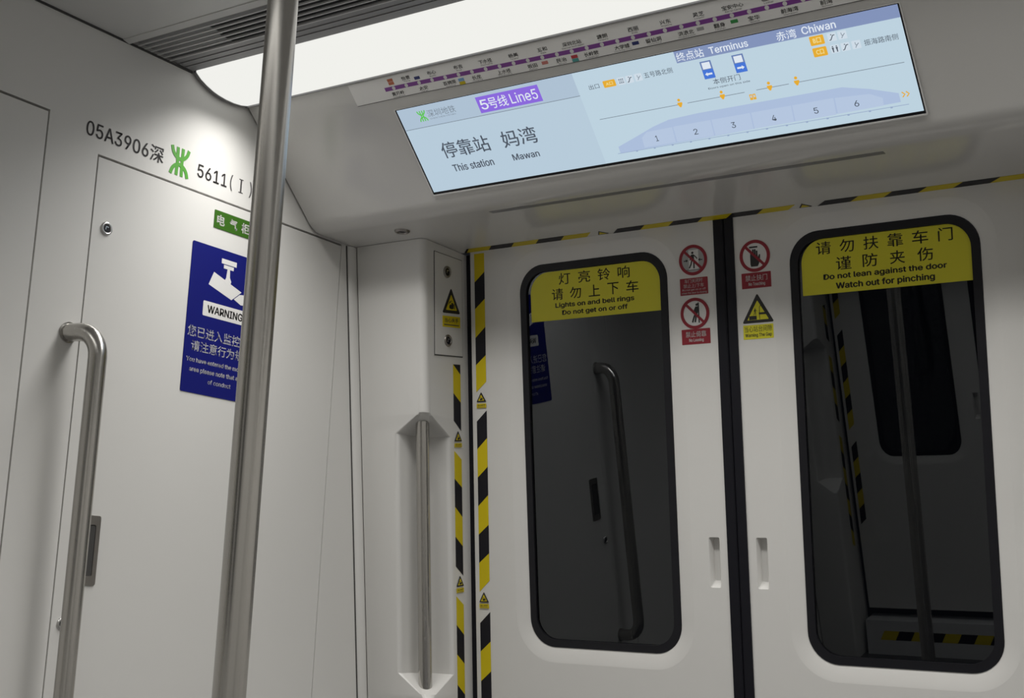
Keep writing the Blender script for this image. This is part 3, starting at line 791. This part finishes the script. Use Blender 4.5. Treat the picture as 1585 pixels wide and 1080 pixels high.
# ------------------------------------------------------------------ lit screen in the overhead panel (u = x, v = -distance down the slope)
sc = Thing('display_screen', 'wide lit information screen set in the sloping overhead panel', 'screen', F_FAS, 0.933, -0.18, 0, None,
           MB().slab([rr(0.3862, 1.4800, -0.2925, -0.0760, 0.003), rr(0.3890, 1.4775, -0.2892, -0.0775, 0.002)], 0.0, 0.0012), M['whitev'])
sc.part('bezel', MB().slab(rr(0.3890, 1.4775, -0.2892, -0.0775, 0.002), 0.0, 0.0005), M['frame'])
N1, N2, N3, N4 = 0.0008, 0.0010, 0.0012, 0.0014
SV0, SV1 = -0.2830, -0.0792
sc.part('left_pane', MB().rect(0.3925, 0.8300, SV0, -0.1283, 0, N1), M['lcd_l'])
sc.part('left_pane_header', MB().rect(0.3925, 0.8300, -0.1283, SV1, 0, N1), M['lcd_h'])
sc.part('right_pane', MB().rect(0.8300, 1.4745, SV0, SV1, 0, N1), M['lcd_r'])
sc.part('rule', MB().rect(0.3935, 0.8300, -0.1290, -0.1278, 0, N2), M['lcd_grey'])
bd = sc.part('line_badge', MB().rect(0.5945, 0.7462, -0.1230, -0.0865, 0, N2), M['lcd_purple'])
sub(bd, sc, 'lettering', MB().text('5', 0.6010, 0.6185, -0.1160, -0.0945, N3, 0.01).text('号线', 0.6205, 0.6665, -0.1175, -0.0925, N3, 0.004).text('Line5', 0.6745, 0.7390, -0.1160, -0.0935, N3, 0.004), M['lcd_white'])
sc.part('emblem', emblem(MB(), 0.4400, 0.4620, -0.1150, -0.0905, 0.0004, N2, 0.13), M['lcd_green'])
sc.part('company_name', MB().text('深圳地铁', 0.4650, 0.5375, -0.1085, -0.0920, N2, 0.0).text('SHENZHEN METRO', 0.4670, 0.5340, -0.1140, -0.1106, N2, 0.0, 2), M['lcd_grey'])
for body, a, b, c, d, k in (('停靠站', 0.4600, 0.5825, -0.2085, -0.1710, 0.004), ('妈湾', 0.6155, 0.7005, -0.2095, -0.1710, 0.004), ('This station', 0.4690, 0.5740, -0.2425, -0.2255, 0.014), ('Mawan', 0.6240, 0.6890, -0.2410, -0.2265, 0.014)):
    sc.part('caption', MB().text(body, a, b, c, d, N2, k), M['lcd_ink'])
tb = sc.part('terminus_bar', MB().rect(1.0520, 1.4745, -0.1030, SV1, 0, N2), M['lcd_bar'])
for body, a, b, c, d, k in (('终点站', 1.0545, 1.1095, -0.1005, -0.0830, 0.004), ('Terminus', 1.1215, 1.1975, -0.0985, -0.0848, 0.012), ('赤湾', 1.2528, 1.2900, -0.1010, -0.0835, 0.004), ('Chiwan', 1.3010, 1.3625, -0.0980, -0.0838, 0.012)):
    sub(tb, sc, 'lettering', MB().text(body, a, b, c, d, N3, k), M['lcd_white'])
for k, (a, dr) in enumerate(((1.0955, -1), (1.1598, 1))):
    b = a + 0.0222
    ic = sc.part('door_icon', MB().rect(a, b, -0.1455, -0.1096, 0, N2), M['lcd_edge'])
    sub(ic, sc, 'icon_window', MB().rect(a + 0.003, b - 0.003, -0.1255, -0.1122, 0, N3), M['lcd_white'])
    sub(ic, sc, 'icon_base', MB().rect(a + 0.0004, b - 0.0004, -0.1452, -0.1270, 0, N3), M['lcd_blue'])
    cx, cy = (a + b) / 2, -0.1360
    pts = [(cx + dr * x, cy + y) for x, y in ((0.0075, 0), (0.0025, 0.0040), (0.0025, 0.0018), (-0.0070, 0.0018), (-0.0070, -0.0018), (0.0025, -0.0018), (0.0025, -0.0040))]
    sub(ic, sc, 'arrow', MB().slab(pts, 0, N4), M['lcd_white'])
for body, a, b, c, d, k in (('本侧开门', 1.1095, 1.1640, -0.1595, -0.1475, 0.0), ('Doors open on this side', 1.0960, 1.1800, -0.1680, -0.1632, 0.004), ('出口', 0.8555, 0.8785, -0.1205, -0.1100, 0.0), ('五号路北侧', 0.9780, 1.0380, -0.1195, -0.1080, 0.0), ('振海路南侧', 1.4030, 1.4625, -0.1420, -0.1305, 0.0)):
    sc.part('caption', MB().text(body, a, b, c, d, N2, k), M['lcd_ink'])
for body, a, b, c, d in (('A口', 0.8880, 0.9150, -0.1225, -0.1080), ('B口', 1.3100, 1.3360, -0.1228, -0.1050), ('C口', 1.3100, 1.3358, -0.1450, -0.1275)):
    e = sc.part('exit_badge', MB().slab(rr(a, b, c, d, 0.002, 4), 0, N2), M['lcd_orange'])
    sub(e, sc, 'lettering', MB().text(body, a + 0.006, b - 0.006, c + 0.004, d - 0.004, N3, 0.01), M['lcd_yellow'])
def facility(cx, cy, kind, s=0.0155):
    e = sc.part('facility_icon', MB().slab([rr(cx - s / 2, cx + s / 2, cy - s / 2, cy + s / 2, 0.001, 3)], 0, N2), M['lcd_icon'])
    g = MB()
    def P(x, y): return (cx + x * s, cy + y * s)
    if kind == 'stairs':
        g.slab(ribbon([P(-0.36, -0.34), P(-0.18, -0.32), P(0.12, 0.20), P(0.36, 0.22)], 0.11 * s), 0, N3); m = M['lcd_ink']
        g.slab(circ(cx - 0.05 * s, cy + 0.30 * s, 0.07 * s, 10), 0, N3)
    elif kind == 'lift':
        g.slab(ribbon([P(-0.15, -0.35), P(0.05, -0.05), P(0.30, 0.15)], 0.08 * s).copy(), 0, N3); m = M['lcd_grey']
        g.slab(ribbon([P(-0.10, 0.30), P(-0.08, 0.0), P(0.1, -0.1)], 0.07 * s), 0, N3 - 0.00005)
    elif kind == 'toilet':
        m = M['lcd_ink']
        for sx in (-0.24, 0.22):
            g.slab(circ(cx + sx * s, cy + 0.30 * s, 0.08 * s, 10), 0, N3)
            g.slab([P(sx - 0.13, 0.18), P(sx + 0.13, 0.18), P(sx + 0.07, -0.10), P(sx + 0.06, -0.40), P(sx - 0.06, -0.40), P(sx - 0.07, -0.10)], 0, N3)
    else:
        m = M['lcd_grey']
        for y in (0.22, -0.22):
            for sx in (-0.25, 0.0, 0.25): g.slab(circ(cx + sx * s, cy + y * s, 0.10 * s, 10), 0, N3)
        g.rect(cx - 0.36 * s, cx + 0.36 * s, cy - 0.03 * s, cy + 0.03 * s, 0, N3)
    sub(e, sc, 'pictogram', g, m)
for x, y, k in ((0.9277, -0.1150, 'people'), (0.9461, -0.1150, 'stairs'), (0.9655, -0.1145, 'lift'), (1.3505, -0.1135, 'stairs'), (1.3695, -0.1135, 'lift'), (1.3505, -0.1362, 'toilet'), (1.3695, -0.1362, 'stairs'), (1.3890, -0.1362, 'lift')):
    facility(x, y, k)
g = MB()
for a, b in ((0.8527, 1.0270), (1.0456, 1.1631), (1.1864, 1.2501), (1.2695, 1.4620)): g.rect(a, b, -0.1862, -0.1851, 0, N2)
sc.part('platform_line', g, M['lcd_grey'])
for x in (1.0300, 1.1185, 1.2130, 1.2655):
    g = MB().slab(circ(x, -0.1765, 0.0030, 14), 0, N3).slab([(x - 0.0048, -0.1815), (x + 0.0048, -0.1815), (x + 0.0052, -0.1850), (x + 0.0010, -0.1915), (x - 0.0016, -0.1915), (x - 0.0050, -0.1850)], 0, N3)
    sc.part('person_icon', g, M['lcd_orange'])
g = MB()
for x in (1.1698, 1.1763):
    g.slab([rr(x, x + 0.0056, -0.2035, -0.1920, 0.0006, 3), rr(x + 0.0014, x + 0.0042, -0.1990, -0.1940, 0.0004, 3)], 0, N3)
sc.part('lift_icon', g, M['lcd_orange'])
tn = sc.part('train_diagram', MB().slab([(0.8700, -0.2655), (0.8705, -0.2510), (0.9130, -0.2370), (0.9600, -0.2210), (0.9959, -0.2125), (1.06, -0.2100), (1.3435, -0.2110), (1.3900, -0.2235), (1.4390, -0.2415), (1.4390, -0.2590)], 0, N2), M['lcd_train'])
xs = [0.9245, 0.9990, 1.0806, 1.1617, 1.2430, 1.3240, 1.3990]
for k in range(6):
    a, b = xs[k] + 0.0012, xs[k + 1] - 0.0012
    if k == 0: q = [(a, -0.2620), (a + 0.002, -0.2400), (a + 0.016, -0.2300), (b, -0.2290), (b - 0.003, -0.2620)]
    elif k == 5: q = [(a - 0.002, -0.2610), (a, -0.2290), (b - 0.01, -0.2330), (b + 0.012, -0.2450), (b + 0.010, -0.2600)]
    else: q = [(a - 0.0025, -0.2620), (a, -0.2285), (b, -0.2285), (b - 0.003, -0.2620)]
    sub(tn, sc, 'car', MB().slab(q, 0, N3), M['lcd_car'])
g = MB()
for k, x in enumerate((0.9585, 1.0426, 1.1214, 1.2033, 1.2852, 1.3615)):
    w = 0.0030 if k == 0 else 0.0042
    g.text(str(k + 1), x - w, x + w, -0.2530, -0.2410, N4, 0.004)
sub(tn, sc, 'lettering', g, M['lcd_ink'])
g = MB().rect(0.8640, 1.4520, -0.2662, -0.2652, 0, N3)
for k in range(14): g.rect(0.905 + k * 0.0395, 0.909 + k * 0.0395, -0.2680, -0.2650, 0, N3 + 0.00005)
sub(tn, sc, 'track', g, M['lcd_line'])
g = MB()
for x in (1.4445, 1.4520): g.slab(ribbon([(x, -0.2405), (x + 0.0048, -0.2455), (x, -0.2505)], 0.0022), 0, N3)
sc.part('direction_arrows', g, M['lcd_orange'])

# ------------------------------------------------------------------ route map strip above the screen
def dv(x): return -0.0065 * max(0.0, min(1.0, (x - 0.44) / 0.40)) 
rm = Thing('route_map', 'thin printed route map strip with a purple line above the screen', 'route map', F_FAS, 0.90, -0.028, 0, None,
           MB().slab([(0.30, -0.0508), (0.46, -0.0508), (0.84, -0.0575), (1.60, -0.0592), (1.60, -0.0015), (0.30, -0.0012)], 0.0, 0.0006), M['mapstrip'])
rm.part('lower_seam', MB().slab(ribbon([(0.30, -0.0514), (0.46, -0.0514), (0.84, -0.0581), (1.62, -0.0598)], 0.0012), 0, 0.0007), M['seam'])
x_first, pitch, nst = 0.4119, 0.0336, 29
ln = [(0.3885, -0.0284)] + [(x_first + pitch * i, -0.0284 + dv(x_first + pitch * i)) for i in range(nst)] + [(1.372, -0.0349)]
rm.part('route_line', MB().slab(ribbon(ln, 0.0088), 0, 0.0009), M['purple'])
for i in range(nst):
    x = x_first + pitch * i
    rm.part('station_dot', MB().slab(circ(x, -0.0284 + dv(x), 0.0042, 20), 0, 0.0012), M['whitev'])
ST = [('黄贝岭', 'Huangbeiling'), ('怡景', 'Yijing'), ('太安', "Tai'an"), ('布心', 'Buxin'), ('百鸽笼', 'Baigelong'), ('布吉', 'Buji'), ('长龙', 'Changlong'), ('下水径', 'Xiashuijing'), ('上水径', 'Shangshuijing'), ('杨美', 'Yangmei'), ('坂田', 'Bantian'), ('五和', 'Wuhe'), ('民治', 'Minzhi'), ('深圳北站', 'Shenzhen North Station'), ('长岭陂', 'Changlingpi'), ('塘朗', 'Tanglang'), ('大学城', 'University Town'), ('西丽', 'Xili'), ('留仙洞', 'Liuxiandong'), ('兴东', 'Xingdong'), ('洪浪北', 'Honglang North'), ('灵芝', 'Lingzhi'), ('翻身', 'Fanshen'), ('宝安中心', "Bao'an Center"), ('宝华', 'Baohua'), ('临海', 'Linhai'), ('前海湾', 'Qianhaiwan'), ('桂湾', 'Guiwan'), ('前湾', 'Qianwan')]
for i, (zh, en) in enumerate(ST):
    x = x_first + pitch * i
    d = dv(x)
    wz = 0.0098 * len(zh) / 2 + 0.0012
    we = min(0.0022 * len(en) / 2 + 0.002, 0.025)
    if i % 2 == 0: zv, ev = (-0.0458, -0.0372), (-0.0506 + 0.0008, -0.0473)
    else: zv, ev = (-0.0165, -0.0080), (-0.0212, -0.0180)
    xo = 0.005 if i % 2 == 0 else 0.006
    nm = rm.part('station_name', MB().text(zh, x + xo - wz, x + xo + wz, zv[0] + d, zv[1] + d, 0.0009, 0.008, 1), M['ink'])
    sub(nm, rm, 'english_name', MB().text(en, x + xo - we, x + xo + we, ev[0] + d, ev[1] + d, 0.0009, 0.0, 1), M['grey_ink'])
def tagbox(i, up, m, rows=1, dx=0.0):
    x = x_first + pitch * i + dx
    d = dv(x)
    for r in range(rows):
        mm = m[r] if isinstance(m, (list, tuple)) else m
        v0 = (-0.0205 + r * 0.0072) if up else (-0.0435 - r * 0.0072)
        rm.part('line_tag', MB().slab(rr(x - 0.007, x + 0.007, v0 + d, v0 + 0.0066 + d, 0.0006, 3), 0, 0.0010), mm)
tagbox(0, True, M['t_orange'], 2, -0.001)
tagbox(2, True, M['t_navy'])
tagbox(5, False, [M['t_sky'], M['yellow']], 2, 0.001)
tagbox(11, False, M['t_pink'], 1, 0.001)
tagbox(13, False, [M['t_red'], M['t_teal']], 2, 0.001)
tagbox(17, False, M['t_navy'], 1, 0.001)
tagbox(21, False, M['greyv'], 1, 0.001)
tagbox(23, False, M['t_green'], 1, 0.001)

# ------------------------------------------------------------------ the opposite side of the car, seen only in the window reflections
MIR = Matrix.Translation((0, Y_OPP, 0)) @ Matrix.Diagonal((0.86, -1, 1, 1))
MIRL = Matrix.Translation((0, Y_OPP, 0)) @ Matrix.Diagonal((1, -1, 1, 1))
for src, nm in ((leaf_a, 'door_4'), (leaf_b, 'door_5')):
    copy_tree(src, MIR).name = nm
for src in (pillar, pr):
    o = src.copy(); C.objects.link(o); o.matrix_world = MIR @ src.matrix_basis; o.name = 'wall_front'
o = copy_tree(joint, MIR); o.name = 'trim_4'
o = copy_tree(sill, MIR); o.name = 'trim_5'
o = rw.copy(); C.objects.link(o); o.matrix_world = MIRL @ Matrix.Translation((-0.27, 0, 0)) @ rw.matrix_basis; o.name = 'wall_front'
o = header.copy(); C.objects.link(o); o.matrix_world = MIRL @ header.matrix_basis
o['label'] = 'white overhead panel on the opposite side of the car, behind the camera'
fl = Thing('ceiling_light', 'ceiling light strip on the opposite side of the car, behind the camera', 'ceiling light', F_W, 0.01, Y_OPP + 0.77, 2.16)
fy0, fy1 = Y_OPP + 0.694, Y_OPP + 0.853
fl.part('diffuser', MB().box(0.012, X_END - 0.01, fy0, fy1, 2.176, 2.182), M['lamp'])
fl.part('edge_strip', MB().box(0.006, X_END, fy0 - 0.004, fy0, 2.150, 2.19).box(0.006, X_END, fy1, fy1 + 0.004, 2.160, 2.19), M['alu'])
led_strip(fl, (fy0 + fy1) / 2, 2.1745, 0.13, FAR_LAMP_STRENGTH)
fl.part('housing', MB().box(0.006, X_END, fy0, fy1, 2.19, 2.25), M['grey'])
o = copy_tree(gr.o, MIRL); o['label'] = 'ceiling air grille on the opposite side of the car, nearer the camera'
# tapes, stickers and sill tape of the opposite doorway (they show as reflections in the right door's window)
def opposite(src, label, group=None):
    o = copy_tree(src, MIR)
    o['label'] = label
    if group: o['group'] = group
    elif 'group' in o: del o['group']
    return o
for t in list(C.objects):
    if t.get('category') == 'tape' and not t.parent:
        l = t['label']
        if 'pillar side' in l or 'door leaf edge' in l:
            which = 'top' if 'top' in l else 'bottom' if ('bottom' in l or 'lowest' in l) else 'middle'
            opposite(t, which + ' hazard tape on the opposite ' + ('pillar' if 'pillar' in l else 'door edge') + ', reflected in the right door window', 'hazard tapes of the opposite doorway')
opposite(gp.o, 'yellow platform gap triangle on the opposite door, reflected in the right door window')
ys = Thing('window_sticker', 'yellow sticker on the opposite door window, reflected in the right door window', 'sticker', F_W, 0.505, Y_OPP, 1.795)
MB().rect(0.356, 0.655, 0.7452, 0.8630, 0, 0.0006).build('film', M['sign_y'], ys.o).matrix_basis = Matrix.Translation((-0.505, -Y_OPP, -1.795)) @ Matrix.Translation((0, Y_OPP, 0)) @ Matrix.Diagonal((1, -1, 1, 1)) @ F_DOOR @ Matrix.Translation((0, 0, NG))
yq = Y_OPP - (yd(0.25) - 0.06)
st_ = Thing('hazard_tape', 'hazard tape along the opposite door sill, low in the right door window', 'tape', F_W, 0.75, yq, 0.185)
for k in range(16):
    x = 0.24 + 0.066 * k
    st_.part('black_band' if k % 2 else 'yellow_band', MB().rings([[(x + (0.02 if z > 0.18 else 0.0), yq + 0.0008, z) for z in (0.165, 0.205)], [(x + 0.066 + (0.02 if z > 0.18 else 0.0), yq + 0.0008, z) for z in (0.165, 0.205)]], False), M['tape_k'] if k % 2 else M['yellow'])
